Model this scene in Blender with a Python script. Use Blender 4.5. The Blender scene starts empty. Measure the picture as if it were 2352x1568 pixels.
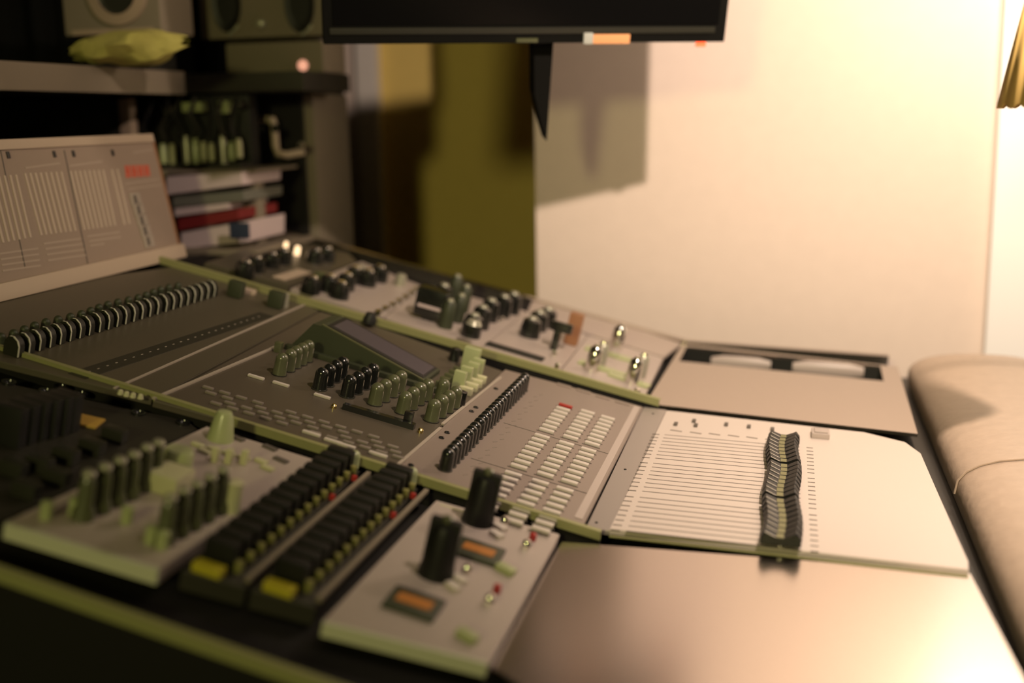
import bpy, bmesh, math, random
from mathutils import Vector, Matrix
random.seed(7)
SC = bpy.context.scene
COL = SC.collection

# ------------------------------------------------------------------ camera
FPX = 2654.8; YAW = -.2382; PIT = .1938; ROLL = -.0191
CAM = Vector((0, 0, 1.2))
Fw = Vector((math.sin(YAW)*math.cos(PIT), math.cos(YAW)*math.cos(PIT), -math.sin(PIT)))
Rt = Vector((math.cos(YAW), -math.sin(YAW), 0)); Up = Rt.cross(Fw)
Rt, Up = math.cos(ROLL)*Rt + math.sin(ROLL)*Up, -math.sin(ROLL)*Rt + math.cos(ROLL)*Up
cd = bpy.data.cameras.new('camera'); cam = bpy.data.objects.new('camera', cd); COL.objects.link(cam)
cam.matrix_world = Matrix(((Rt.x, Up.x, -Fw.x, CAM.x), (Rt.y, Up.y, -Fw.y, CAM.y), (Rt.z, Up.z, -Fw.z, CAM.z), (0, 0, 0, 1)))
cd.sensor_width = 36; cd.lens = FPX/2352*36; cd.clip_start = .02
cd.dof.use_dof = True; cd.dof.focus_distance = 1.19; cd.dof.aperture_fstop = 2.1
SC.camera = cam

# ------------------------------------------------------------------ light and exposure
W = bpy.data.worlds.new('world'); SC.world = W; W.use_nodes = True
W.node_tree.nodes['Background'].inputs[0].default_value = (1, .80, .5, 1)
W.node_tree.nodes['Background'].inputs[1].default_value = .012
SC.view_settings.view_transform = 'Standard'; SC.view_settings.look = 'None'
SC.view_settings.gamma = 1; SC.view_settings.exposure = 0
LAMP = Vector((.27, .70, 1.80))
def light(name, kind, loc, energy, color, **kw):
    d = bpy.data.lights.new(name, kind); d.energy = energy; d.color = color
    for k, v in kw.items(): setattr(d, k, v)
    o = bpy.data.objects.new(name, d); COL.objects.link(o); o.location = loc
    return o
def aim(o, tgt): o.rotation_euler = (Vector(tgt) - o.location).to_track_quat('-Z', 'Y').to_euler()
key = light('key_lamp_light', 'SPOT', LAMP, 94, (1, .78, .63), spot_size=math.radians(172), spot_blend=1, shadow_soft_size=.016)
aim(key, (.62, 1.9, 1.2))
BULB = Vector((.37, 1.68, 1.52))
bulb = light('corner_fill_light', 'POINT', BULB, 7.5, (1, .80, .60), shadow_soft_size=.03)  # added unseen bulb, brightens the back wall towards the right
fill = light('room_fill_light', 'AREA', (-.30, -1.5, 1.74), 17, (.92, .84, .34), shape='DISK', size=.22)
aim(fill, (-.4, 1.4, 1.0))

# ------------------------------------------------------------------ materials
def mat(name, col, rough=.5, metal=0, emit=None, es=1, noise=0, nscale=200, bump=0, coat=0, spec=.5):
    m = bpy.data.materials.new(name); m.use_nodes = True
    nt = m.node_tree; b = nt.nodes['Principled BSDF']
    b.inputs['Base Color'].default_value = (*col, 1); b.inputs['Roughness'].default_value = rough
    b.inputs['Metallic'].default_value = metal; b.inputs['Coat Weight'].default_value = coat
    b.inputs['Coat Roughness'].default_value = .12
    b.inputs['Specular IOR Level'].default_value = spec
    if emit: b.inputs['Emission Color'].default_value = (*emit, 1); b.inputs['Emission Strength'].default_value = es
    if noise or bump:
        tc = nt.nodes.new('ShaderNodeTexCoord'); n = nt.nodes.new('ShaderNodeTexNoise')
        n.inputs['Scale'].default_value = nscale; n.inputs['Detail'].default_value = 4
        nt.links.new(tc.outputs['Object'], n.inputs['Vector'])
        if noise:
            mx = nt.nodes.new('ShaderNodeMix'); mx.data_type = 'RGBA'
            mx.inputs[6].default_value = (*[c*(1-noise) for c in col], 1); mx.inputs[7].default_value = (*[min(1, c*(1+noise)) for c in col], 1)
            nt.links.new(n.outputs[0], mx.inputs[0]); nt.links.new(mx.outputs[2], b.inputs['Base Color'])
        if bump:
            bp = nt.nodes.new('ShaderNodeBump'); bp.inputs['Strength'].default_value = bump; bp.inputs['Distance'].default_value = .002
            nt.links.new(n.outputs[0], bp.inputs['Height']); nt.links.new(bp.outputs[0], b.inputs['Normal'])
    return m
M = dict(
    wall=mat('warm_plaster', (.80, .68, .59), .85, noise=.04, nscale=40, bump=.05),
    
    ochre=mat('ochre_door_paint', (.92, .70, .20), .6, noise=.04, nscale=30),
    frame=mat('white_frame_paint', (.85, .80, .72), .5),
    floor=mat('dark_carpet', (.03, .028, .025), .95, noise=.4, nscale=300),
    ledge=mat('pinkish_ledge', (.42, .35, .30), .6),
    ceil=mat('ceiling_paint', (.12, .11, .09), .9),
    darkwall=mat('dark_acoustic_wall', (.05, .045, .035), .95),
    barlite=mat('pale_bar_printing', (.50, .41, .32), .6),
    black=mat('satin_black', (.012, .012, .011), .45),
    blackgloss=mat('gloss_black_plastic', (.012, .012, .012), .18, coat=.3),
    charcoal=mat('charcoal_plastic', (.025, .025, .018), .35, noise=.1),
    dark=mat('dark_steel', (.030, .027, .020), .5, metal=.2, noise=.15, nscale=60),
    rail=mat('pale_side_rail', (.26, .26, .11), .4, noise=.05),
    body=mat('desk_body', (.009, .008, .007), .7, spec=.25, noise=.1),
    blank=mat('brushed_blank_panel', (.58, .52, .48), .22, metal=1, noise=.03, nscale=300),
    strip=mat('grey_filler', (.38, .34, .31), .42, metal=.4),
    fadpan=mat('light_fader_panel', (.58, .51, .45), .38, noise=.02, nscale=500),
    midpan=mat('mid_grey_panel', (.23, .185, .155), .40, noise=.04, nscale=400),
    mstpan=mat('grey_master_panel', (.085, .070, .050), .42, noise=.06, nscale=400),
    drkpan=mat('taupe_panel', (.085, .073, .048), .42, noise=.05, nscale=300),
    white=mat('white_panel', (.40, .34, .30), .4, noise=.02),
    cream=mat('cream_plastic', (.50, .49, .30), .38),
    pale=mat('pale_green_plastic', (.36, .40, .20), .3, coat=.2),
    olive=mat('grey_olive_plastic', (.085, .092, .045), .28, coat=.35),
    oliveD=mat('dark_olive_housing', (.035, .042, .02), .5),
    cap=mat('black_knob', (.010, .011, .009), .20, coat=.4),
    line=mat('dark_printing', (.10, .085, .07), .6),
    lite=mat('light_printing', (.36, .31, .25), .6),
    faint=mat('faint_printing_and_glint', (.20, .17, .14), .6),
    btn=mat('button_plastic', (.55, .50, .44), .35),
    chrome=mat('chrome', (.85, .83, .78), .12, metal=1),
    silver=mat('silver_rim', (.42, .41, .32), .35, metal=.5),
    gold=mat('brass', (.75, .60, .25), .25, metal=1),
    red=mat('red_plastic', (.32, .02, .015), .35),
    redprint=mat('red_printing', (.60, .10, .05), .6),
    yellow=mat('yellow_plastic', (.45, .38, .02), .5),
    dimyel=mat('dull_yellow_plastic', (.20, .19, .05), .5),
    kblk=mat('matt_black_plastic', (.008, .008, .007), .45, spec=.3),
    amber=mat('amber_label', (.45, .28, .05), .6),
    orange=mat('orange_display', (.35, .13, .02), .5, emit=(.9, .30, .03), es=.05),
    screen=mat('dim_lcd', (.07, .06, .07), .35),
    tv=mat('tv_screen', (.004, .004, .004), .15, spec=.2),
    velvet=mat('matt_black', (.006, .006, .005), .9, spec=.1),
    mbridge=mat('meter_panel', (.31, .24, .185), .6, noise=.04, nscale=300),
    mlip=mat('meter_lip', (.50, .40, .30), .4),
    leather=mat('beige_leather', (.40, .31, .23), .5, noise=.12, nscale=60, bump=.6),
    brown=mat('warm_wood', (.28, .13, .06), .5),
    cloth=mat('yellow_cloth', (.50, .45, .12), .8, noise=.2, nscale=60, bump=.5),
    paper=mat('binder_paper', (.55, .45, .44), .7),
    redfold=mat('red_folder', (.17, .012, .012), .6),
    navy=mat('navy_label', (.02, .03, .06), .6),
    greyfold=mat('grey_folder', (.14, .14, .11), .7),
    taupe=mat('taupe_cabinet', (.21, .175, .125), .6),
    cone=mat('beige_cone', (.36, .27, .19), .7),
    grip=mat('olive_grip', (.15, .15, .05), .35),
    blade=mat('dark_blade_plastic', (.018, .018, .011), .5, spec=.3),
    edge=mat('pale_edge', (.55, .55, .44), .4),  # tone of light on the white panels' fronts; also silver cap rims
    caption=mat('pale_caption_printing', (.40, .32, .25), .6),
    stripd=mat('dark_marker_strip', (.030, .028, .018), .5),
    pier=mat('glare_white_paint', (.95, .94, .92), .8),  # whiter than the plaster, so that the right edge burns out
    shade=mat('ochre_lampshade', (.62, .42, .13), .8),
    sticker=mat('glowing_orange_sticker', (.75, .35, .15), .6, emit=(1, .4, .15), es=.12),  # slight glow added; the sticker is no lamp
    stickw=mat('grey_sticker', (.45, .47, .43), .6),
    redled=mat('red_led', (.8, .05, .02), .4, emit=(1, .12, .04), es=2.5),
    pinkglow=mat('pink_sticker_glow', (.8, .4, .3), .4, emit=(1, .45, .3), es=.8),  # peach sticker on the speaker base, given a glow
    warmled=mat('warm_led', (.8, .6, .4), .4, emit=(1, .7, .4), es=1.6),
)

# ------------------------------------------------------------------ geometry helpers
def ray(px, py): return Rt*((px-1176)/FPX) + Up*((784-py)/FPX) + Fw
def onplane(px, py, n, p0):
    r = ray(px, py); t = (Vector(p0)-CAM).dot(n)/r.dot(n); return CAM + r*t
def atY(px, py, y): return onplane(px, py, Vector((0, 1, 0)), (0, y, 0))
O = Vector((-.1534, 0, .84))
class Frame:
    def __init__(s, slope, o=O):
        s.ex = Vector((1, 0, -slope)).normalized(); s.ey = Vector((0, 1, 0)); s.n = s.ex.cross(s.ey); s.o = o
    def L(s, px, py, c=0):
        p = onplane(px, py, s.n, s.o + s.n*c) - s.o
        return (p.dot(s.ex), p.y)
    def W(s, a, b, c=0): return s.o + s.ex*a + s.ey*b + s.n*c
    def mat(s, a, b, c=0):
        w = s.W(a, b, c)
        return Matrix(((s.ex.x, s.ey.x, s.n.x, w.x), (s.ex.y, s.ey.y, s.n.y, w.y), (s.ex.z, s.ey.z, s.n.z, w.z), (0, 0, 0, 1)))
F1 = Frame(.0468); F2 = Frame(.254)
def setp(o, label=None, cat=None, group=None, kind=None):
    for k, v in (('label', label), ('category', cat), ('group', group), ('kind', kind)):
        if v: o[k] = v
    return o
def thing(name, label, cat, mw, group=None):
    o = bpy.data.objects.new(name, None); COL.objects.link(o); o.matrix_world = mw; o.empty_display_size = .02
    return setp(o, label, cat, group)
def obj(name, bm, m, parent=None, loc=None, rz=0, smooth=True):
    me = bpy.data.meshes.new(name); bmesh.ops.recalc_face_normals(bm, faces=bm.faces); bm.to_mesh(me); bm.free()
    for p in me.polygons: p.use_smooth = smooth
    if smooth:
        try: me.set_sharp_from_angle(angle=math.radians(35))
        except Exception: pass
    for mm in (m if isinstance(m, (list, tuple)) else [m]): me.materials.append(mm)
    o = bpy.data.objects.new(name, me); COL.objects.link(o)
    if parent: o.parent = parent
    if loc: o.location = loc
    o.rotation_euler.z = rz
    return o
def dup(o, loc, parent=None, rz=None):
    c = o.copy(); COL.objects.link(c); c.parent = parent if parent else o.parent; c.location = loc
    if rz is not None: c.rotation_euler.z = rz
    for ch in o.children:
        d = ch.copy(); COL.objects.link(d); d.parent = c
    return c
def box(bm, x0, x1, y0, y1, z0, z1, bev=0, mi=0):
    vs = [bm.verts.new((x, y, z)) for x in (x0, x1) for y in (y0, y1) for z in (z0, z1)]
    fs = [bm.faces.new([vs[i] for i in q]) for q in ((0, 1, 3, 2), (4, 6, 7, 5), (0, 4, 5, 1), (2, 3, 7, 6), (0, 2, 6, 4), (1, 5, 7, 3))]
    for f in fs: f.material_index = mi
    if bev:
        es = list({e for f in fs for e in f.edges})
        r = bmesh.ops.bevel(bm, geom=es, offset=bev, segments=2, profile=.7, affect='EDGES')
        for f in r['faces']: f.material_index = mi
    return bm
def prism(bm, pts, z0, z1, mi=0, bev=0):
    lo = [bm.verts.new((x, y, z0)) for x, y in pts]; hi = [bm.verts.new((x, y, z1)) for x, y in pts]
    n = len(pts); fs = [bm.faces.new(lo), bm.faces.new(hi)] + [bm.faces.new((lo[i], lo[(i+1) % n], hi[(i+1) % n], hi[i])) for i in range(n)]
    for f in fs: f.material_index = mi
    if bev: bmesh.ops.bevel(bm, geom=list(fs[1].edges), offset=bev, segments=2, affect='EDGES')
    return bm
def lathe(bm, prof, n=20, cx=0, cy=0, mi=0, sx=1, sy=1):
    rings = []
    for r, z in prof:
        if r < 1e-6: rings.append([bm.verts.new((cx, cy, z))])
        else: rings.append([bm.verts.new((cx+sx*r*math.cos(2*math.pi*i/n), cy+sy*r*math.sin(2*math.pi*i/n), z)) for i in range(n)])
    for A, B in zip(rings, rings[1:]):
        for i in range(n):
            j = (i+1) % n
            vs = [A[0], B[i], B[j]] if len(A) == 1 and len(B) > 1 else [A[i], A[j], B[0]] if len(B) == 1 and len(A) > 1 else [A[i], A[j], B[j], B[i]]
            if len(set(vs)) > 2:
                f = bm.faces.new(vs); f.material_index = mi
    return bm
def tube(bm, pts, r, n=10, mi=0):
    pts = [Vector(p) for p in pts]; prev = None; last = None
    for i, p in enumerate(pts):
        d = (pts[min(i+1, len(pts)-1)] - pts[max(i-1, 0)]).normalized()
        u = d.cross(Vector((0, 0, 1))) if abs(d.z) < .9 else d.cross(Vector((0, 1, 0)))
        if last is not None: u = last - d*last.dot(d)
        u.normalize(); last = u; v = d.cross(u)
        ring = [bm.verts.new(p + u*r*math.cos(2*math.pi*k/n) + v*r*math.sin(2*math.pi*k/n)) for k in range(n)]
        if prev:
            for k in range(n): bm.faces.new((prev[k], prev[(k+1) % n], ring[(k+1) % n], ring[k])).material_index = mi
        else: bm.faces.new(ring)
        prev = ring
    bm.faces.new(prev); return bm
NB = bmesh.new
def dome(r, h):
    """profile of a control knob: near-cylindrical body with a round top"""
    q = r*.90; zt = h-q; p = [(0, 0), (r, 0), (r, h*.06), (r*.97, h*.09), (q*1.01, zt*.9), (q, zt)]
    for k in range(1, 7):
        a = k/6*math.pi/2; p.append((q*math.cos(a) if k < 6 else 0, zt + q*math.sin(a)))
    return p
NB = bmesh.new
def lerp(p, q, t): return (p[0]+(q[0]-p[0])*t, p[1]+(q[1]-p[1])*t)
def channel_positions(b0, b1, n=24, per=8, gap=.4):
    ng = (n-1)//per; pitch = (b1-b0)/((n-1)+gap*ng)
    return [b0 + pitch*(i + gap*(i//per)) for i in range(n)], pitch
class Module:
    """a thing lying in a console plane; coordinates are (a, b) along the plane and c above it"""
    def __init__(s, name, label, cat, fr, a0, b0, c0=0, group=None):
        s.fr, s.a0, s.b0, s.c0 = fr, a0, b0, c0
        s.root = thing(name, label, cat, fr.mat(a0, b0, c0), group)
    def P(s, px, py, c=0):
        a, b = s.fr.L(px, py, s.c0 + c); return (a-s.a0, b-s.b0)
    def plate(s, quad, t, m, name='faceplate', top=0, bev=.0008):
        bm = NB(); prism(bm, [s.P(x, y, top) for x, y in quad], top-t, top, bev=bev); return obj(name, bm, m, s.root)
    def bars(s, name, segs, w, h, m, c=0):
        first = None
        for (p, q) in segs:
            p = Vector(p); q = Vector(q); d = (q-p).normalized(); nrm = Vector((-d.y, d.x))*w/2; e = (q-p)/2; mid = (p+q)/2
            key_ = (round(e.x, 5), round(e.y, 5))
            if first is not None and key_ == s._k:
                o = first.copy(); COL.objects.link(o); o.location = (mid.x, mid.y, 0); continue
            bm = NB(); prism(bm, [tuple(-e-nrm), tuple(e-nrm), tuple(e+nrm), tuple(-e+nrm)], c-.0003, c+h)
            first = obj(name, bm, m, s.root, (mid.x, mid.y, 0), smooth=False); s._k = key_
        return first
    def put(s, name, bm, m, spots, c=0, rz=0):
        o = None
        for q in spots:
            if o is None: o = obj(name, bm, m, s.root, (q[0], q[1], c), rz); first = o
            else: dup(first, (q[0], q[1], c))
        return first
    def putpx(s, name, bm, m, spots, c=0, rz=0): return s.put(name, bm, m, [s.P(x, y, c) for x, y in spots], c, rz)
def struct(name, bm, m): return setp(obj(name, bm, m, smooth=False), kind='structure')

# ------------------------------------------------------------------ room shell
YW = 2.0; YR = 2.80; XC = atY(1231, 500, YW).x; XR = atY(2275, 600, YW).x
bm = NB(); box(bm, -4, 3, -3, 4, -.05, 0); struct('floor', bm, M['floor'])
bm = NB(); box(bm, -4, 3, -3, 4, 2.75, 2.8); struct('ceiling', bm, M['ceil'])
bm = NB(); box(bm, XC, XR+.1, YW, YW+.10, 0, 2.75); struct('wall_back', bm, M['wall'])
YP = 1.975; XP = atY(2275, 600, YP).x
bm = NB(); box(bm, XP, XP+.5, YP, YW-.001, 0, 2.75); struct('wall_glare_pier', bm, M['pier'])  # added pier, its white paint stands in for glare at the right
bm = NB(); box(bm, XP+.4, XP+.5, -3, YP, 0, 2.75); struct('wall_right', bm, M['darkwall'])
xa = atY(884, 400, YR).x; xb = atY(836, 400, YR).x
bm = NB(); box(bm, -4, xb, YR, YR+.1, 0, 2.75); struct('wall_left', bm, M['wall'])
bm = NB(); box(bm, XC+.0, XC+.1, YW+.1, YR+.1, 0, 2.75); struct('wall_recess', bm, M['wall'])
bm = NB(); box(bm, xb, xa, YR-.03, YR+.06, 0, 2.2, .003); struct('trim_1', bm, M['frame'])
bm = NB(); box(bm, xa, XC, YR, YR+.05, 0, 2.2)
box(bm, xa+.03, XC-.06, YR-.006, YR, .1, .75); box(bm, xa, XC, YR, YR+.05, 2.2, 2.75)
struct('door_1', bm, M['ochre'])
bm = NB(); box(bm, -4, -3.9, -3, YR, 0, 2.75); struct('wall_far_left', bm, M['darkwall'])
bm = NB(); box(bm, -4, 3, -3.1, -3, 0, 2.75); struct('wall_behind', bm, M['darkwall'])

# ------------------------------------------------------------------ desk
A_END = F1.L(2225, 1300)[0]                    # front edge of the flat part (a along F1)
BN, BF = .948, 1.395                           # inner rails
B0, B1 = .625, 1.815
desk = thing('studio_desk', 'long dark studio desk with pale side rails and a padded armrest, carrying all control panels', 'desk', Matrix.Translation((-.3, 1.2, 0)))
D0 = Vector((-.3, 1.2, 0))
def sect(bm, xz, y0, y1, mi=0):
    lo = [bm.verts.new((x-D0.x, y0-D0.y, z)) for x, z in xz]; hi = [bm.verts.new((x-D0.x, y1-D0.y, z)) for x, z in xz]
    n = len(xz); bm.faces.new(lo).material_index = mi; bm.faces.new(hi).material_index = mi
    for i in range(n): bm.faces.new((lo[i], lo[(i+1) % n], hi[(i+1) % n], hi[i])).material_index = mi
def prof(c, a_back=-.735, a_front=None):
    a_front = A_END if a_front is None else a_front
    p = [F2.W(a_back, 0, c), F2.W(0, 0, c), F1.W(a_front, 0, c)]; return [(v.x, v.z) for v in p]
top = prof(-.022); low = [(top[2][0]-.04, .62), (top[0][0], .72)]
bm = NB(); sect(bm, top+low, B0, B1); obj('tray', bm, M['body'], desk, smooth=False)
for y0, y1 in ((B0-.02, B0), (B1, B1+.03)):
    bm = NB(); t = prof(-.015 if y0 < 1 else -.006); sect(bm, t+[(t[2][0]-.05, 0), (t[0][0], 0)], y0, y1); obj('side_panel', bm, M['body'], desk, smooth=False)
def rail(y0, y1, c0, c1, name, m, a_front=None):
    hi, lo2 = prof(c1, -.73, a_front), prof(c0, -.73, a_front)
    bm = NB(); sect(bm, hi+lo2[::-1], y0, y1); return obj(name, bm, m, desk, smooth=False)
rail(B0-.022, B0-.016, -.014, -.005, 'edge_rail', M['rail'], .0)
rail(BN-.007, BN-.001, -.004, .004, 'side_rail', M['rail'], .0)
rail(BN-.006, BN-.001, -.022, -.004, 'rail_skirt', M['body'], .0)
rail(BF+.004, BF+.012, .000, .009, 'side_rail', M['rail'], .0)
rail(BF+.005, BF+.012, -.022, .000, 'rail_skirt', M['body'], .0)
rail(B1-.004, B1+.01, -.020, .002, 'back_rail', M['blank'])
# blank panels and filler strip
mb = Module('blank_front_panel', 'plain brushed blank panel at the near front corner, beside the panel with two black levers', 'panel', F1, .15, .79, 0)
mb.plate([(1290, 1243), (1129, 1530), (1290, 1640), (2395, 1640), (2229, 1315)], .004, M['blank'], name='sheet', top=-.003)
mb = Module('blank_rear_panel', 'plain pinkish blank panel with a long black tray, far right by the wall', 'panel', F1, .15, 1.6, 0)
qs = [(1483, 926), (2108, 996), (2062, 842), (1568, 789)]
# panel built round its tray opening
def ring(mod, outer, inner, t, m, top):
    bm = NB(); o = [mod.P(x, y, top) for x, y in outer]; i = [mod.P(x, y, top) for x, y in inner]
    for k in range(4): prism(bm, [o[k], o[(k+1) % 4], i[(k+1) % 4], i[k]], top-t, top)
    return obj('sheet', bm, m, mod.root, smooth=False)
op = [(1560, 829), (2030, 875), (2022, 840), (1577, 795)]
ring(mb, qs, op, .004, M['blank'], 0)
bm = NB(); pr_ = [mb.P(x, y) for x, y in op]; prism(bm, pr_, -.030, -.026)
for k in range(4):
    p, q = Vector(pr_[k]), Vector(pr_[(k+1) % 4]); cc = Vector((sum(v[0] for v in pr_)/4, sum(v[1] for v in pr_)/4))
    prism(bm, [tuple(p), tuple(q), tuple(q+(q-cc)*.03), tuple(p+(p-cc)*.03)], -.03, -.004)
obj('tray', bm, M['black'], mb.root, smooth=False)
for lab, px, py, r in (('white paper roll lying at the middle of the black tray', 1700, 852, .020), ('white paper roll at the right of the black tray, beside a black cap', 1900, 870, .023)):
    p = mb.P(px, py, -.02); bm = NB()
    ln = r*2.2; pts = []
    segs = [(-ln, 0, r*.6), (-ln*.6, 0, r*.95), (0, 0, r), (ln*.6, 0, r*.95), (ln, 0, r*.6)]
    n = 16; prev = None
    for x, _, rr in segs:
        rg = [bm.verts.new((x, .3*rr*math.cos(2*math.pi*k/n), .55*rr*math.sin(2*math.pi*k/n)+r*.55)) for k in range(n)]
        if prev:
            for k in range(n): bm.faces.new((prev[k], prev[(k+1) % n], rg[(k+1) % n], rg[k]))
        else: bm.faces.new(rg)
        prev = rg
    bm.faces.new(prev)
    o = obj('paper_roll', bm, M['white']); w = mb.root.matrix_world @ Vector((p[0], p[1]+.004, -.020)); o.matrix_world = F1.mat(0, 0).to_3x3().to_4x4(); o.location = w
    setp(o, lab, 'paper roll', 'paper rolls in the black tray')
p = mb.P(1985, 868, 0); bm = NB(); lathe(bm, [(0, 0), (.014, 0), (.014, .014), (.010, .020), (0, .021)])
o = obj('tray_cap', bm, M['blackgloss']); o.matrix_world = mb.root.matrix_world @ Matrix.Translation((p[0], p[1], -.026)); setp(o, 'small round black cap at the right end of the long black tray', 'cap')

mb = Module('filler_strip', 'narrow grey filler strip between the fader panel and the button panel', 'panel', F1, .0, 1.17, 0)
mb.plate([(1345, 1212), (1402, 1219), (1532, 941), (1478, 934)], .004, M['strip'], name='sheet', top=-.001)
bm = NB(); lathe(bm, [(0, 0), (.0016, 0), (.0012, .0008), (0, .001)], 8); mb.putpx('screw', bm, M['black'], [(1436, 1078), (1500, 950), (1370, 1200)], c=-.001)

ml = Module('back_ledge', 'plain pinkish strip of desk between the back row panels and the wall', 'panel', F2, -.15, 1.8, 0)
ml.plate([(1212, 714), (1352, 766), (1526, 819), (1566, 788), (1400, 735), (1225, 684)], .004, M['blank'], name='sheet', top=-.001).data.materials[0] = M['ledge']
# armrest
bm = NB(); n = 28; ys = [.10+.075*i for i in range(23)]
AX = A_END - .1534 + .118; prev = None
yend = 1.78
ys = [y for y in ys if y < yend-.06] + [yend-.05, yend-.03, yend-.015, yend-.004, yend]
for i, y in enumerate(ys):
    s = 1 if y < yend-.05 else math.sqrt(max(.02, 1-((y-(yend-.06))/.0605)**2))
    rg = []
    for k in range(n):
        t = 2*math.pi*k/n; cx_, sz_ = math.cos(t), math.sin(t)
        wig = 1+.012*math.sin(31*y)+.01*math.sin(53*y+2)
        x = .098*math.copysign(abs(cx_)**.75, cx_); z = .040*math.copysign(abs(sz_)**.8, sz_)*wig
        rg.append(bm.verts.new((AX-D0.x+x*(1-.15*(1-s)), y-D0.y, .812+z*s)))
    if prev:
        for k in range(n): bm.faces.new((prev[k], prev[(k+1) % n], rg[(k+1) % n], rg[k]))
    else: bm.faces.new(rg)
    prev = rg
bm.faces.new(prev); arm = obj('armrest', bm, M['leather'], desk)
arm['label'] = 'beige leather padded armrest'
bm = NB()
pts = []
for k in range(13):
    t = math.pi*k/12; pts.append((AX-D0.x+.0995*math.copysign(abs(math.cos(t))**.75, math.cos(t)), 1.20-D0.y, .812+.0415*math.sin(t)**.8 if 0 < k < 12 else .812))
tube(bm, pts, .0012, 6); obj('seam', bm, M['leather'], arm)
bm = NB(); box(bm, A_END-.1534-.004-D0.x, AX-.03-D0.x, .1-D0.y, 1.8-D0.y, .76, .797); obj('armrest_bracket', bm, M['black'], desk, smooth=False)

# ------------------------------------------------------------------ fader panel
fp = Module('fader_panel', 'light fader panel with twenty four black faders in a row, nearest the armrest', 'control panel', F1, .0, 1.17, .001)
fp.plate([(1400, 1214), (2225, 1308), (2224, 1290), (2115, 1040), (2080, 1015), (1985, 992), (1531, 942)], .005, M['fadpan'])
bn = fp.P(1790, 1232, .010)[1]; bf = fp.P(1802, 1003, .010)[1]
yy, pitch = channel_positions(bn, bf); a_cap = fp.P(1797, 1110, .008)[0]
aL = fp.P(1482, 1110)[0]; aR = fp.P(1838, 1110)[0]
fp.bars('fader_slot', [((aL, y), (aR, y)) for y in yy], .0013, .0002, M['line'])
tl = fp.P(1466, 1110)[0]; tr = fp.P(1846, 1110)[0]
fp.bars('channel_mark', [((tl-.007, y-pitch*.1), (tl+.001, y-pitch*.1)) for y in yy], .0016, .0003, M['line'])
fp.bars('level_mark', [((tr+.004, y), (tr+.011, y)) for y in yy], .0016, .0003, M['line'])
# fader cap: stepped body, raised ends, pale line drawn as the near edge highlight
def fader_cap():
    bm = NB(); w = pitch*.45
    prof_ = [(-.017, 0), (-.017, .006), (-.014, .011), (-.004, .0065), (.003, .0065), (.013, .012), (.017, .007), (.017, 0)]
    lo = [bm.verts.new((x, -w, z)) for x, z in prof_]; hi = [bm.verts.new((x, w, z)) for x, z in prof_]
    k = len(prof_); bm.faces.new(lo); bm.faces.new(hi)
    for i in range(k): bm.faces.new((lo[i], lo[(i+1) % k], hi[(i+1) % k], hi[i]))
    bmesh.ops.bevel(bm, geom=list(bm.edges), offset=.0006, segments=1, affect='EDGES')
    return bm
first = obj('fader_cap', fader_cap(), M['kblk'], fp.root, (a_cap, yy[0], .004))
bm = NB(); w = pitch*.44; prism(bm, [(-.0035, -w), (.0025, -w), (.0025, w), (-.0035, w)], .0062, .0069); obj('grip', bm, M['grip'], first)
bm = NB(); tube(bm, [(-.0136, -w*.9, .0111), (-.0040, -w*.9, .0069)], .00045, 6); obj('edge_highlight', bm, M['btn'], first)
bm = NB(); box(bm, -.002, .002, -.001, .001, -.004, .001); obj('stem', bm, M['chrome'], first, smooth=False)
for i, y in enumerate(yy[1:], 1): dup(first, (a_cap+.0016*math.sin(i*.55), y, .004))
bm = NB(); box(bm, -.0022, .0022, -.0055, .0055, 0, .0022, .0006)
fp.putpx('push_button', bm, M['line'], [(1552, 975), (1594, 968), (1598, 978), (1668, 976), (1720, 981), (1774, 987)])
fp.bars('caption', [(fp.P(x, y), fp.P(x+26, y+4)) for x, y in ((1540, 987), (1585, 992), (1628, 995), (1672, 999), (1714, 1003), (1758, 1008))], .0035, .0002, M['faint'])
bm = NB(); box(bm, -.010, .010, -.013, .013, 0, .006, .001); box(bm, -.007, .008, -.009, .010, .006, .0075, .0008)
fp.putpx('talkback_switch', bm, M['white'], [(1884, 1001)])
fp.bars('near_green_edge', [(fp.P(1400, 1222), fp.P(2225, 1314))], .002, .001, M['rail'], c=-.004)  # thin green edge strip along the panel's near side

# ------------------------------------------------------------------ button and encoder panel
ep = Module('encoder_panel', 'grey panel with a row of black knobs and three columns of oblong buttons', 'control panel', F2, -.12, 1.17, .0)
ep.plate([(915, 1072), (1341, 1204), (1477, 934), (1300, 885), (1160, 848)], .006, M['midpan'])
yk, pk = channel_positions(ep.P(1021, 1078)[1], ep.P(1207, 898)[1], gap=.25)
ak = ep.P(1112, 985)[0]
bm = NB(); lathe(bm, dome(.0068, .0215), 22); ko = obj('encoder_knob', bm, M['cap'], ep.root, (ak, yk[0], 0))
bm = NB(); lathe(bm, [(.0068, 0), (.0074, .0002), (.0074, .0010), (.0066, .0012)], 20); obj('skirt', bm, M['charcoal'], ko)
for y in yk[1:]: dup(ko, (ak, y, 0))
yb, pb = channel_positions(ep.P(1195, 1090)[1]-.115, ep.P(1300, 930)[1]-.008, gap=.55)
cols = [(1233, 1020), (1292, 1034), (1345, 1047)]
bm = NB(); box(bm, -.0082, .0082, -.0036, .0030, 0, .0030, .0011); box(bm, -.0105, .0095, -.0052, -.0039, -.0003, .0004, 0, 1)
bb = None
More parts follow.
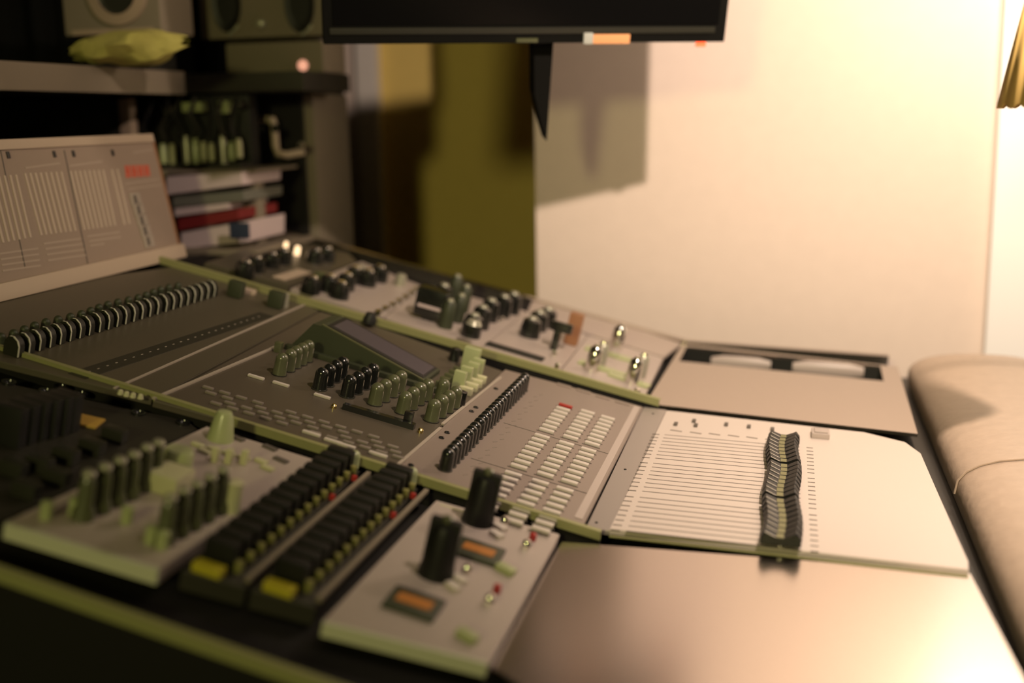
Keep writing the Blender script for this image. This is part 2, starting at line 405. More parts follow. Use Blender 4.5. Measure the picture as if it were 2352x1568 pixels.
for ci, (x, y) in enumerate(cols):
    ac = ep.P(x, y)[0]
    for i, b in enumerate(yb):
        if bb is None: bb = obj('channel_button', bm, (M['btn'], M['line']), ep.root, (ac, b, 0))
        else:
            o = dup(bb, (ac, b, 0))
            if ci == 0 and i == 23: o.data = o.data.copy(); o.data.materials[0] = M['red']; o['label'] = 'red button'
ab = [ep.P(x, y)[0] for x, y in cols]
seam = lambda k: (yb[8*k-1]+yb[8*k])/2-.001
aseam0 = ak+.012; aseam1 = ep.P(1405, 1040)[0]
ep.bars('section_line', [((aseam0, seam(k)), (aseam1+.004, seam(k))) for k in (1, 2)]+[((aseam1-.0, ep.P(1341, 1190)[1]), (aseam1, ep.P(1341, 1190)[1]+.40))], .0012, .0003, M['line'])
bm = NB()
for q in ((1393, 1042),):
    a0 = ep.P(1392, 1052)[0]; a1 = ep.P(1410, 1052)[0]; prism(bm, [(a0+.0, -.205), (a1+.0, -.205), (a1, .20), (a0, .20)], .0, .0007)
obj('edge_strip', bm, M['white'], ep.root, smooth=False)
bm = NB(); lathe(bm, [(0, 0), (.003, 0), (.003, .0012), (.0018, .0016), (.0015, .0004), (0, .0003)], 12)
ep.putpx('jack_socket', bm, M['blackgloss'], [(1093, 936), (1083, 945), (1027, 994), (1014, 1006), (944, 1069), (1139, 893)])
ep.bars('caption', [((ak+.018+.004*(i % 2), yk[i]), (ak+.021+.004*(i % 2), yk[i]+.005)) for i in range(24)], .0015, .0002, M['faint'])
bm = NB(); box(bm, -.009, .009, -.004, .004, 0, .0012, .0004)
ep.putpx('label_key', bm, M['midpan'], [(1295, 886), (1340, 899), (1385, 913), (1430, 926)])

# ------------------------------------------------------------------ master panel with display
mp = Module('master_panel', 'dark grey panel with a tilted display and clusters of domed knobs', 'control panel', F2, -.35, 1.17, .0)
mp.plate([(352, 920), (912, 1071), (1155, 852), (862, 748), (735, 715)], .006, M['mstpan'])
mp.bars('edge_line', [(mp.P(914, 1069), mp.P(1012, 984)), (mp.P(1016, 976), mp.P(1150, 868)), (mp.P(352, 917), mp.P(640, 795))], .0035, .0016, M['lite'])
spots_olive = [(641, 860), (661, 850), (675, 842), (689, 835), (702, 828)]
def knobs(spots, m, r=.0078, h=.024, name='rotary_knob'):
    bm = NB(); lathe(bm, dome(r, h), 24); k = mp.putpx(name, bm, m, spots[:1])
    b2 = NB(); lathe(b2, [(r, 0), (r*1.12, .0002), (r*1.12, .0011), (r*.9, .0013)], 22); obj('skirt', b2, M['charcoal'], k)
    b2 = NB(); box(b2, r*.55, r*.93, -.0006, .0006, h*.3, h*.66); obj('pointer', b2, M['lite'], k, smooth=False)
    for x, y in spots[1:]:
        p = mp.P(x, y); dup(k, (p[0], p[1], 0))
knobs(spots_olive, M['olive'], .0075, .0245)
knobs([(733, 893), (750, 884), (766, 874), (781, 866), (796, 858)][:4], M['cap'])
knobs([(797, 910), (816, 901), (833, 890), (850, 881)], M['cap'])
knobs([(860, 928), (878, 919), (897, 908), (914, 898)], M['olive'])
knobs([(924, 948), (942, 937), (958, 926), (976, 917)], M['olive'])
knobs([(990, 966), (1008, 955), (1024, 944), (1040, 934)], M['olive'])
knobs([(1011, 921)], M['olive'], .0075, .026)
bm = NB(); box(bm, -.007, .007, -.0045, .0045, 0, .024, .002)
mp.putpx('lever_cap', bm, M['pale'], [(1050, 897), (1065, 886), (1080, 876), (1092, 867)])
bm = NB(); box(bm, -.008, .008, -.0045, .0045, 0, .009, .002)
mp.putpx('low_key', bm, M['cream'], [(1068, 905), (1081, 896), (1091, 887), (1100, 878)])
bm = NB(); box(bm, -.006, .006, -.003, .003, 0, .010, .001)
mp.putpx('small_key', bm, M['olive'], [(1010, 895), (1020, 885), (1030, 877), (1040, 869), (1050, 861)])
bm = NB(); box(bm, -.010, .010, -.006, .006, 0, .030, .002); mp.putpx('tall_block', bm, M['pale'], [(1076, 852)])
# slot bar with slider
p, q = mp.P(788, 938), mp.P(951, 986)
mp.bars('crossfader_bar', [(p, q)], .007, .006, M['blackgloss'])
bm = NB(); box(bm, -.0045, .0045, -.003, .003, 0, .012, .001); mp.putpx('slider_cap', bm, M['blackgloss'], [(936, 970)], c=.004)
bm = NB(); lathe(bm, [(0, 0), (.003, 0), (.003, .003), (.0018, .0045), (0, .005)], 12)
mp.putpx('brass_screw', bm, M['gold'], [(766, 937), (965, 993)])
bm = NB(); box(bm, -.0055, .0055, -.0022, .0022, 0, .0024, .0008)
sp = []
for i in range(9):
    for j in range(7):
        if (i*7+j*3) % 11 < 8: sp.append((470+i*46+j*22+(j % 2)*5, 897+i*14+j*6-(i % 3)*3 - j*0))
ok = []
for (x, y) in sp:
    if y > 0 and x < 930 and y < 1048 and y > 880 and not (770 < x and y < 985): ok.append((x, y))
b0 = mp.P(0, 0)
okl = []
for i in range(12):
    for j in range(4):
        if (i*5+j*3) % 7 == 6: continue
        x = 478 + i*38 + j*6; y = 897 + i*11.2 + j*12 - 4
        if x < 925: okl.append((x, y))
mp.putpx('function_key', bm, M['faint'], okl[:1]); k0 = [c for c in mp.root.children if c.name.startswith('function_key')][0]  # keys coloured lighter than the panel to imitate small glints
for x, y in okl[1:]:
    p = mp.P(x, y); dup(k0, (p[0], p[1], 0))
bm = NB(); box(bm, -.009, .009, -.0022, .0022, 0, .0026, .0009)
mp.putpx('wide_key', bm, M['btn'], [(588, 868), (645, 884), (740, 912), (715, 998), (765, 1016), (795, 1026), (868, 1046), (1040, 935+22)][:7])
bm = NB(); box(bm, -.004, .004, -.004, .004, 0, .012, .001); mp.putpx('toggle', bm, M['olive'], [(638, 808)])
# tilted display housing (wedge)
c0 = .002
A = [mp.P(650, 800), mp.P(718, 758), mp.P(1055, 925), mp.P(1060, 905)]
hp = mp.P
disp = thing('display_housing_part', '', '', Matrix.Identity(4)); bpy.data.objects.remove(disp)
def W_at(px, py, c): a, b = mp.P(px, py, c); return Vector((a, b, c))
# ridge top edge (left/back), sloping screen face to the lower right
T1 = W_at(705, 750, .034); T2 = W_at(787, 728, .034)      # top near / top far
Bn = W_at(978, 878, .002); Bf = W_at(1022, 855, .002)
G1 = W_at(655, 800, 0); G2 = Vector((G1.x, T2.y, 0))
T1.y = G1.y+.012; 
nearY = G1.y
bm = NB()
pts = [(G1.x, 0), (T1.x, T1.z), (T1.x+.010, T1.z), (Bn.x, .004), (Bn.x, 0)]
y0, y1 = T1.y, T2.y
lo = [bm.verts.new((x, y0, z)) for x, z in pts]; hi = [bm.verts.new((x, y1, z)) for x, z in pts]
bm.faces.new(lo); bm.faces.new(hi)
for i in range(5): bm.faces.new((lo[i], lo[(i+1) % 5], hi[(i+1) % 5], hi[i]))
hs = obj('display_housing', bm, M['oliveD'], mp.root, smooth=False)
sx0, sz0, sx1, sz1 = T1.x+.010, T1.z, Bn.x, .004
def face_strip(t0, t1, u0, u1, lift, m, name):
    bm = NB(); d = Vector((sx1-sx0, 0, sz1-sz0)); nn = Vector((-(d.z), 0, d.x)).normalized()
    if nn.z < 0: nn = -nn
    vs = []
    for l in (lift-.0012, lift):
        for (t, u) in ((t0, u0), (t1, u0), (t1, u1), (t0, u1)):
            p = Vector((sx0, 0, sz0)) + d*t + nn*l; vs.append(bm.verts.new((p.x, y0+(y1-y0)*u, p.z)))
    bm.faces.new(vs[:4]); bm.faces.new(vs[4:])
    for i in range(4): bm.faces.new((vs[i], vs[(i+1) % 4], vs[4+(i+1) % 4], vs[4+i]))
    return obj(name, bm, m, hs, smooth=False)
face_strip(.0, 1.0, .0, 1.0, .0012, M['oliveD'], 'bezel')
face_strip(.03, .97, .12, .97, .0020, M['black'], 'screen_border')
face_strip(.07, .95, .22, .90, .0026, M['screen'], 'screen')
face_strip(.0, 1.0, .0, .06, .0024, M['olive'], 'bezel_edge')
bm = NB(); box(bm, G1.x+.0, Bn.x+.02, G1.y-.004, G1.y+.004, 0, .006, .001); obj('display_base', bm, M['oliveD'], mp.root)
bm = NB(); lathe(bm, [(0, 0), (.009, 0), (.009, .006), (.006, .014), (0, .015)], 16); mp.putpx('corner_foot', bm, M['black'], [(848, 742)], c=.004)
bm = NB(); lathe(bm, [(0, 0), (.007, 0), (.0065, .016), (0, .018)], 14); mp.putpx('round_knob', bm, M['cap'], [(1042, 828), (1054, 930)])

# ------------------------------------------------------------------ rear fader panel with silver edged caps
rp = Module('rear_fader_panel', 'dark taupe panel with a diagonal row of silver-edged fader caps and a marker strip', 'control panel', F2, -.55, 1.17, .0)
rp.plate([(-60, 815), (348, 916), (733, 713), (660, 680), (400, 612), (200, 640), (-60, 700)], .006, M['drkpan'])
rp.bars('ridge_line', [(rp.P(262, 893), rp.P(700, 700)), ], .0025, .0012, M['lite'])
ys_, ps = channel_positions(rp.P(30, 815)[1], rp.P(481, 678)[1], gap=.12)
p0, p1 = rp.P(30, 815), rp.P(481, 678)
def blade():
    bm = NB(); pts = [(-.0085, 0), (.0085, 0), (.0085, .011), (.0065, .016), (.002, .0195), (-.003, .0195), (-.0065, .0165), (-.0085, .011)]
    w = ps*.30
    lo = [bm.verts.new((x, -w, z)) for x, z in pts]; hi = [bm.verts.new((x, w, z)) for x, z in pts]
    bm.faces.new(lo); bm.faces.new(hi)
    for i in range(8): bm.faces.new((lo[i], lo[(i+1) % 8], hi[(i+1) % 8], hi[i]))
    bmesh.ops.bevel(bm, geom=list(bm.edges), offset=.0008, segments=2, affect='EDGES'); return bm
bo = obj('blade_cap', blade(), M['blade'], rp.root, (p0[0], p0[1], 0))
bm = NB(); w = ps*.30; pts = [(.0088, .001), (.0088, .0112), (.0068, .0164), (.002, .0200), (-.002, .0200)]
for (x0, z0), (x1, z1) in zip(pts, pts[1:]):
    vs = [bm.verts.new(v) for v in ((x0, -w-.0004, z0), (x1, -w-.0004, z1), (x1, -w*.75, z1), (x0, -w*.75, z0))]; bm.faces.new(vs)
    vs2 = [bm.verts.new(v) for v in ((x0-.0006, -w-.0004, z0), (x1-.0006, -w-.0004, z1-.0005), (x1, -w-.0004, z1), (x0, -w-.0004, z0))]; bm.faces.new(vs2)
obj('silver_edge', bm, M['edge'], bo, smooth=False)
for i in range(1, 24):
    t = (ys_[i]-ys_[0])/(ys_[-1]-ys_[0]); dup(bo, (p0[0]+(p1[0]-p0[0])*t, p0[1]+(p1[1]-p0[1])*t, 0))
# marker strip
def lerp(p, q, t): return (p[0]+(q[0]-p[0])*t, p[1]+(q[1]-p[1])*t)
m0, m1 = rp.P(176, 864), rp.P(612, 722)
rp.bars('scribble_strip', [(m0, m1)], .019, .0006, M['stripd'])
rp.bars('strip_mark', [(lerp(m0, m1, t-.004), lerp(m0, m1, t+.004)) for t in [(.05+i*.039) for i in range(24)]], .0012, .0009, M['lite'])
bm = NB(); lathe(bm, dome(.005, .011), 12); rp.put('trim_pot', bm, M['oliveD'], [(p0[0]-.030+.002*math.sin(i), lerp(p0, p1, i/20+.0)[1]) for i in range(20)])
bm = NB(); box(bm, -.010, .010, -.007, .007, 0, .022, .004); rp.putpx('end_knob', bm, M['oliveD'], [(540, 682), (632, 706)])
bm = NB(); lathe(bm, [(0, 0), (.008, 0), (.007, .017), (0, .019)], 14); rp.putpx('end_button', bm, M['silver'], [(648, 702)])
bm = NB(); lathe(bm, [(0, 0), (.003, 0), (.002, .004), (0, .005)], 10); rp.putpx('rail_stud', bm, M['cream'], [(276, 905), (290, 909), (305, 912), (322, 915)], c=.002)
bm = NB(); box(bm, -.012, .012, -.006, .006, 0, .006, .001); rp.putpx('warm_key', bm, M['mlip'], [(565, 672), (90, 742), (250, 690), (200, 660)][:1])

# ------------------------------------------------------------------ meter bridge
BR = Vector(F2.W(*F2.L(415, 586))); TR = atY(350, 322, BR.y)
up = (TR-BR); hgt = up.length; up.normalize(); ey = Vector((0, 1, 0)); nn = ey.cross(up)
if nn.x < 0: nn = -nn
# local frame: x = ey (towards back wall), y = up the face, z = outward
mw = Matrix(((ey.x, up.x, nn.x, BR.x), (ey.y, up.y, nn.y, BR.y), (ey.z, up.z, nn.z, BR.z), (0, 0, 0, 1)))
mbr = thing('meter_bridge', 'large tilted grey meter panel with pale bar columns and a red marking', 'meter panel', mw)
def MPt(px, py):
    p = mw.inverted() @ onplane(px, py, nn, BR); return (p.x, p.y)
bm = NB(); box(bm, -.75, 0, .012, hgt, -.035, 0, .001); obj('panel', bm, M['mbridge'], mbr)
bm = NB(); box(bm, -.75, .001, -.004, .016, -.03, .010, .004); obj('lower_lip', bm, M['mlip'], mbr)
bm = NB(); box(bm, -.75, .001, hgt-.003, hgt+.009, -.036, .003, .002); obj('upper_lip', bm, M['mlip'], mbr)
bm = NB(); box(bm, 0, .004, 0, hgt, -.036, .001, .001); obj('wood_end_cheek', bm, M['brown'], mbr)
def mquad(bm, pl, h=.0006):
    prism(bm, [MPt(*p) for p in pl], -.0002, h)
bm = NB()
def lines(x0t, x1t, yt0, yt1, x0b, x1b, yb0, yb1, n, w):
    for i in range(n):
        t = i/(n-1) if n > 1 else 0
        a = MPt(x0t+(x1t-x0t)*t, yt0+(yt1-yt0)*t); b = MPt(x0b+(x1b-x0b)*t, yb0+(yb1-yb0)*t)
        d = (Vector(b)-Vector(a)).normalized(); nr = Vector((-d.y, d.x))*w/2
        prism(bm, [tuple(Vector(a)+nr), tuple(Vector(a)-nr), tuple(Vector(b)-nr), tuple(Vector(b)+nr)], -.0002, .0007)
lines(-56, 36, 408, 401, -18, 70, 562, 545, 8, .0036)
lines(57, 140, 398, 394, 95, 173, 540, 530, 8, .0036)
lines(161, 236, 393, 390, 194, 264, 528, 518, 8, .0036)
lines(256, 269, 389, 388, 286, 297, 516, 514, 2, .0036)
obj('meter_bars', bm, M['barlite'], mbr, smooth=False)
bm = NB()
for (x0, y0, x1) in [(0, 585, 88), (2, 598, 90), (4, 611, 92), (6, 624, 94), (100, 562, 186), (104, 574, 190), (107, 587, 194), (110, 600, 198), (200, 545, 275), (204, 556, 278), (207, 566, 240), (288, 424, 365), (295, 436, 372), (58, 388, 138), (160, 383, 235), (305, 352, 352)]:
    a = MPt(x0, y0); b = MPt(x1, y0-(x1-x0)*.14)
    bm = NB(); prism(bm, [a, b, (b[0], b[1]+.0022), (a[0], a[1]+.0022)], -.0002, .0004); obj('caption_row', bm, M['caption'], mbr, smooth=False)
for x in (146, 0):
    bm = NB(); mquad(bm, [(x, 345), (x+2, 345), (x+58, 612), (x+56, 612)], .0004); obj('panel_joint', bm, M['line'], mbr, smooth=False)
bm = NB()
for i in range(4):
    x = 286+i*14.5
    mquad(bm, [(x, 380-i*.5), (x+4, 380-i*.5), (x+9, 408-i), (x+4, 408-i)]); mquad(bm, [(x+7, 380-i*.5), (x+11, 380-i*.5), (x+15, 407-i), (x+11, 407-i)])
    mquad(bm, [(x+3, 390-i*.5), (x+9, 390-i*.5), (x+10, 396-i), (x+4, 396-i)])
obj('red_marking', bm, M['redprint'], mbr, smooth=False)
for i, (x, y) in enumerate([(18, 356), (124, 354), (168, 353), (258, 351)]):
    a = MPt(x, y); bm = NB(); box(bm, a[0]-.0025, a[0]+.0025, a[1]-.004, a[1]+.004, 0, .0014, .0008); obj('screw', bm, M['black'], mbr)
for i in range(5):
    x, y = 302+i*7.5, 446+i*24
    a = MPt(x+8, y+12); bm = NB(); box(bm, a[0]-.012, a[0]+.012, a[1]-.0085, a[1]+.0085, 0, .0020, .0007)
    b = obj('select_button', bm, M['lite'], mbr)
    bm = NB(); box(bm, a[0]-.006, a[0]+.001, a[1]-.0055, a[1]+.0055, .001, .0026); obj('indicator', bm, M['line'], b, smooth=False)
bm = NB()
for yy_ in (-.62, -.30, -.06): box(bm, yy_, yy_+.03, -.02, .004, -.05, -.002)
obj('hinge_feet', bm, M['charcoal'], mbr)

# ------------------------------------------------------------------ near row modules
def module(name, label, fr, quad, m, t=.012, top=0, cat='control panel', group=None):
    cx_ = sum(q[0] for q in quad)/len(quad); cy_ = sum(q[1] for q in quad)/len(quad)
    a, b = fr.L(cx_, cy_, top); md = Module(name, label, cat, fr, a, b, top, group); md.plate(quad, t, m); return md
# white dual meter module with black levers
dm = module('lever_module', 'white panel with two tall black levers and amber displays, lower centre', F2, [(742, 1424), (1122, 1520), (1286, 1226), (1002, 1148)], M['white'], top=-.002)
bm = NB(); box(bm, -.019, .019, -.016, .016, 0, .004, .001); b_ = dm.putpx('meter_frame', bm, M['oliveD'], [(950, 1392)], rz=0)
bm = NB(); box(bm, -.013, .013, -.0065, .0065, .0035, .0046); obj('amber_display', bm, M['orange'], b_, smooth=False)
dup(b_, (*dm.P(1098, 1272), 0))
def lever():
    bm = NB(); lathe(bm, [(0, 0), (.014, 0), (.0138, .004), (.0115, .018), (.0110, .034), (.0085, .041), (0, .043)], 22); box(bm, -.0125, .0125, -.004, .004, .004, .046, .002); return bm
lv = dm.putpx('lever', lever(), M['kblk'], [(1000, 1320)])
bm = NB(); lathe(bm, [(.0, .044), (.0045, .044), (.0045, .0475), (.002, .049), (0, .049)], 12); obj('tip', bm, M['olive'], lv)
dup(lv, (*dm.P(1096, 1198), 0))
bm = NB(); lathe(bm, [(0, 0), (.004, 0), (.0042, .005), (.0025, .008), (0, .0085)], 14); dm.putpx('chrome_button', bm, M['chrome'], [(1157, 1206), (1207, 1260), (1122, 1388), (1070, 1318)])
bm = NB(); lathe(bm, [(0, 0), (.0032, 0), (.003, .006), (0, .0075)], 12); dm.putpx('red_button', bm, M['red'], [(1222, 1240), (1140, 1360)])
bm = NB(); box(bm, -.0045, .0045, -.008, .008, 0, .006, .002); dm.putpx('pale_switch', bm, M['pale'], [(1160, 1315), (1072, 1468)], rz=1.2)
bm = NB(); box(bm, -.004, .004, -.006, .006, 0, .004, .001); dm.putpx('white_key', bm, M['btn'], [(1140, 1232), (1148, 1215), (1040, 1352), (1055, 1335)], rz=1.0)
dm.bars('printed_line', [(dm.P(1010, 1158), dm.P(1070, 1176))], .002, .0003, M['cream'])

# black strips
for name, lab, (n0, f0), grp in (
        ('knob_strip', 'strip of black knobs with yellow caps, next to the white panel with tall pale knobs', ((505, 1298), (775, 1078)), 0),
        ('knob_strip', 'strip of black knobs with yellow caps, next to the lever panel', ((665, 1342), (908, 1118)), 1)):
    q = [(n0[0]-88, n0[1]+12), (n0[0]+60, n0[1]+52), (f0[0]+52, f0[1]+2), (f0[0]-58, f0[1]-28)]
    st = module(name, lab, F2, q, M['dark'], top=-.004, t=.014, group='strips of black knobs')
    p, r = st.P(*n0), st.P(*f0)
    bm = NB(); box(bm, -.012, .012, -.0055, .0055, 0, .020, .0025); k = st.put('black_knob', bm, M['kblk'], [lerp(p, r, i/13) for i in range(14)])
    bm = NB(); box(bm, .012, .017, -.003, .003, 0, .008, .001)
    y_ = st.put('yellow_cap', bm, M['dimyel'], [lerp(p, r, i/13) for i in range(0, 14, 1)])
    bm = NB(); box(bm, -.010, .012, -.006, .004, 0, .007, .0015); o = obj('end_tab', bm, M['yellow'], st.root, (p[0]-.002, p[1]-.014, 0))
    bm = NB(); box(bm, -.017, -.013, -.003, .003, 0, .006, .001); st.put('pale_cap', bm, M['dimyel'], [lerp(p, r, i/13) for i in range(1, 14, 2)])
    bm = NB(); lathe(bm, dome(.006, .016), 14); obj('end_knob', bm, M['pale'], st.root, (r[0]+.008, r[1]+.016, 0))
    st.bars('divider', [((p[0]+.026, p[1]-.01), (r[0]+.026, r[1]+.01))], .004, .003, M['taupe'])
    bm = NB(); lathe(bm, [(0, 0), (.003, 0), (.0025, .004), (0, .005)], 10); st.put('red_lamp', bm, M['red'], [(lerp(p, r, t)[0]+.020, lerp(p, r, t)[1]) for t in (.72, .95)])

# white synth module
sm = module('tall_knob_module', 'white panel crowded with tall pale knobs, near left', F2, [(12, 1198), (368, 1304), (728, 1056), (474, 978)], M['white'], top=.002, t=.012)
sm.bars('front_edge', [(sm.P(14, 1203), sm.P(366, 1309))], .004, .011, M['edge'], c=-.010)  # pale strip standing in for light on the panel's front face
dm.bars('front_edge', [(dm.P(743, 1427), dm.P(1121, 1522))], .003, .010, M['edge'], c=-.010)  # front face coloured paler, as if lit from the camera side
bm = NB(); lathe(bm, [(0, 0), (.0085, 0), (.0082, .006), (.0060, .010), (.0056, .028), (.0035, .032), (0, .033)], 18)
row1 = [(190, 1190), (228, 1172), (262, 1155), (294, 1140), (324, 1122), (350, 1110)]
row2 = [(375, 1246), (408, 1226), (438, 1210), (468, 1192), (498, 1174)]
kk = sm.putpx('tall_knob', bm, M['olive'], row1[:1])
bm = NB(); lathe(bm, [(0, .0325), (.0046, .0325), (.0050, .0345), (.0036, .0368), (0, .0375)], 14); obj('cap', bm, M['silver'], kk)
for x, y in row1[1:]+row2: dup(kk, (*sm.P(x, y), 0))
bm = NB(); lathe(bm, [(0, 0), (.0045, 0), (.0045, .012), (0, .014)], 12); sm.putpx('amber_knob', bm, M['pale'], [(105, 1190), (170, 1180), (290, 1200), (345, 1245), (372, 1258)])
bm = NB(); box(bm, -.013, .013, -.015, .015, 0, .016, .003); sm.putpx('pale_block', bm, M['cream'], [(388, 1122)])
bm = NB(); lathe(bm, [(0, 0), (.012, 0), (.012, .016), (.010, .019), (0, .019)], 20); sm.putpx('round_block', bm, M['pale'], [(405, 1080)])
bm = NB(); lathe(bm, [(0, 0), (.0075, 0), (.007, .024), (0, .026)], 18); sm.putpx('pale_cylinder', bm, M['cream'], [(528, 1172)])
bm = NB(); lathe(bm, [(0, 0), (.012, 0), (.008, .022), (.006, .026), (0, .027)], 18); sm.putpx('cone_knob', bm, M['pale'], [(506, 1008)])
bm = NB(); box(bm, -.003, .003, -.006, .006, 0, .003, .001)
sm.putpx('slot_key', bm, M['cream'], [(455, 1025), (490, 1035), (525, 1045), (560, 1055), (470, 1040), (600, 1062), (615, 1078)], rz=1.35)
bm = NB(); box(bm, -.0028, .0028, -.003, .003, 0, .013, .001); sm.putpx('rocker', bm, M['cream'], [(492, 1060), (524, 1064), (560, 1066)])
bm = NB(); box(bm, -.003, .003, -.007, .007, 0, .002, .0006); sm.putpx('dark_slot', bm, M['line'], [(545, 1008), (620, 1030), (645, 1058)], rz=1.35)

# dark rack module (left)
rm = module('dark_rack_module', 'dim dark panel with a block of black fins and an amber label, left edge', F2, [(-80, 860), (-80, 1210), (10, 1190), (455, 985), (430, 965)], M['dark'], top=-.012, t=.012)
bm = NB(); box(bm, -.012, .012, -.006, .006, 0, .034, .002); rm.putpx('black_fin', bm, M['black'], [(20, 1020), (48, 1010), (76, 1002), (102, 996), (128, 990), (146, 984)])
bm = NB(); box(bm, -.014, .014, -.012, .012, 0, .002, .0006); rm.putpx('amber_label', bm, M['amber'], [(195, 968)], rz=.2)
bm = NB(); lathe(bm, [(0, 0), (.0065, 0), (.0065, .002), (.005, .002), (.0045, .0005), (0, .0004)], 16); rm.putpx('socket', bm, M['blackgloss'], [(105, 900), (140, 890), (185, 906), (318, 950), (20, 880), (420, 972)])
bm = NB(); box(bm, -.01, .01, -.006, .006, 0, .012, .002); rm.putpx('toggle_block', bm, M['charcoal'], [(30, 1090), (90, 1080), (150, 1060), (210, 1040), (262, 1012), (60, 1140), (130, 1110)])

# ------------------------------------------------------------------ far row modules
def kn(md, name, m, spots, r, h, c=0, tip=None):
    bm = NB(); lathe(bm, [(0, 0), (r, 0), (r*.97, h*.5), (r*.86, h*.9), (r*.6, h), (0, h)], 16)
    k = md.putpx(name, bm, m, spots[:1], c)
    if tip:
        bm = NB(); lathe(bm, [(0, h-.0005), (r*.5, h-.0005), (r*.4, h+.003), (0, h+.0035)], 10); obj('tip', bm, tip, k)
    for x, y in spots[1:]: dup(k, (*md.P(x, y, c), c))
    return k
f1 = module('black_knob_module', 'dark panel with black knobs and two small warm lamps, far left of the back row', F2, [(470, 603), (662, 655), (820, 600), (800, 580), (640, 545)], M['drkpan'], top=.002)
kn(f1, 'black_knob', M['cap'], [(560, 632), (585, 622), (620, 612), (648, 604), (722, 602), (748, 598)], .014, .020, tip=M['chrome'])
kn(f1, 'warm_lamp', M['warmled'], [(655, 572)], .0035, .012)
kn(f1, 'warm_lamp', M['warmled'], [(681, 585)], .0045, .014)
f1.bars('pale_label', [(f1.P(640, 640), f1.P(700, 622))], .02, .001, M['mlip'])
f2 = module('switch_module', 'pinkish panel crowded with black switches, left of the big black handle', F2, [(668, 662), (880, 728), (978, 660), (830, 600)], M['white'], top=.001)
kn(f2, 'black_switch', M['cap'], [(712, 672), (752, 668), (778, 684), (792, 664), (812, 648), (842, 655), (868, 645)], .014, .022, tip=M['chrome'])
kn(f2, 'chrome_knob', M['silver'], [(825, 635), (918, 655)], .009, .018)
bm = NB(); lathe(bm, [(0, 0), (.006, 0), (.0055, .006), (0, .008)], 12); f2.putpx('chrome_stud', bm, M['chrome'], [(868, 722), (884, 714), (900, 706), (915, 697), (930, 688), (944, 679), (955, 670)])
bm = NB(); box(bm, -.010, .010, -.006, .006, 0, .020, .003); f2.putpx('olive_block', bm, M['olive'], [(735, 655)])
f3 = module('handle_module', 'pinkish panel with a bulky black handle and dark cylinders, below the ochre door', F2, [(882, 729), (1104, 800), (1210, 715), (985, 655)], M['white'], top=.001)
bm = NB(); box(bm, -.022, .022, -.014, .014, .004, .045, .007); box(bm, -.008, .008, -.01, .01, 0, .006)
h_ = f3.putpx('black_handle', bm, M['cap'], [(985, 733)])
bm = NB(); box(bm, -.016, .018, -.0155, -.0138, .018, .022); obj('pale_stripe', bm, M['paper'], h_, smooth=False)
kn(f3, 'dark_cylinder', M['oliveD'], [(1022, 752), (1048, 738), (1060, 715), (1040, 690)], .010, .038, tip=M['silver'])
kn(f3, 'dark_cylinder', M['cap'], [(1080, 772), (1100, 752), (1120, 735), (1150, 725), (1172, 718), (1012, 700)], .014, .030, tip=M['silver'])
bm = NB(); lathe(bm, [(0, 0), (.011, 0), (.008, .006), (0, .008)], 14); f3.putpx('grey_disc', bm, M['silver'], [(1088, 745)], c=.03)
f4 = module('slot_module', 'pale panel with a long black slot and black clamps, left of the chrome knobs', F2, [(1106, 800), (1282, 856), (1350, 770), (1212, 715)], M['white'], top=.001)
f4.bars('black_slot', [(f4.P(1118, 790), f4.P(1248, 828))], .016, .003, M['black'])
kn(f4, 'black_knob', M['cap'], [(1215, 772), (1232, 756), (1252, 748)], .015, .026, tip=M['silver'])
bm = NB(); box(bm, -.018, .012, -.005, .005, .026, .040, .003); box(bm, -.012, -.002, -.006, .006, 0, .030, .002); f4.putpx('clamp', bm, M['cap'], [(1283, 805)])
bm = NB(); box(bm, -.010, .010, -.008, .008, .0, .046, .003); f4.putpx('brown_block', bm, M['brown'], [(1310, 790)])
kn(f4, 'chrome_screw', M['chrome'], [(1272, 818), (1278, 848), (1150, 738)], .004, .008)
f5 = module('chrome_knob_module', 'pale panel with three tall chrome knobs, right end of the back row', F2, [(1284, 857), (1476, 918), (1524, 822), (1352, 770)], M['white'], top=.001)
f5.bars('pale_plate', [(f5.P(1330, 832), f5.P(1440, 866)), (f5.P(1345, 800), f5.P(1480, 838)), (f5.P(1400, 860), f5.P(1490, 890))], .018, .003, M['pale'])
kn(f5, 'chrome_knob', M['chrome'], [(1414, 800), (1358, 852), (1450, 880)], .010, .034, tip=M['chrome'])
kn(f5, 'chrome_knob', M['silver'], [(1376, 836), (1468, 864)], .009, .030, tip=M['chrome'])
kn(f5, 'chrome_screw', M['chrome'], [(1462, 902)], .005, .006)

# ------------------------------------------------------------------ monitor
YT = 1.62
def pbox(bm, px0, py0, px1, py1, y, dy, bev=.0, par=Vector((0, 0, 0)), mi=0):
    a = atY(px0, py1, y)-par; b = atY(px1, py0, y)-par
    box(bm, a.x, b.x, y-par.y, y+dy-par.y, a.z, b.z, bev, mi)
tR = atY(1664, 97, YT); rl = ray(743, 103); tL = CAM + rl*((tR.z-CAM.z)/rl.z)       # both lower corners at one height
tx = (tR-tL).normalized(); tz = Vector((0, 0, 1)); ty = tz.cross(tx); tt = math.radians(15); tz, ty = tz*math.cos(tt)-ty*math.sin(tt), ty*math.cos(tt)+tz*math.sin(tt); TW = (tR-tL).length
tmw = Matrix(((tx.x, ty.x, tz.x, tL.x), (tx.y, ty.y, tz.y, tL.y), (tx.z, ty.z, tz.z, tL.z), (0, 0, 0, 1)))
tv = thing('monitor', 'wide black flat monitor hanging at the top, with an orange sticker on its lower bezel', 'monitor', tmw)
TH = .30
def tvq(px, py, off=0):
    p = tmw.inverted() @ onplane(px, py, ty, tL - ty*off); return p.x, p.z
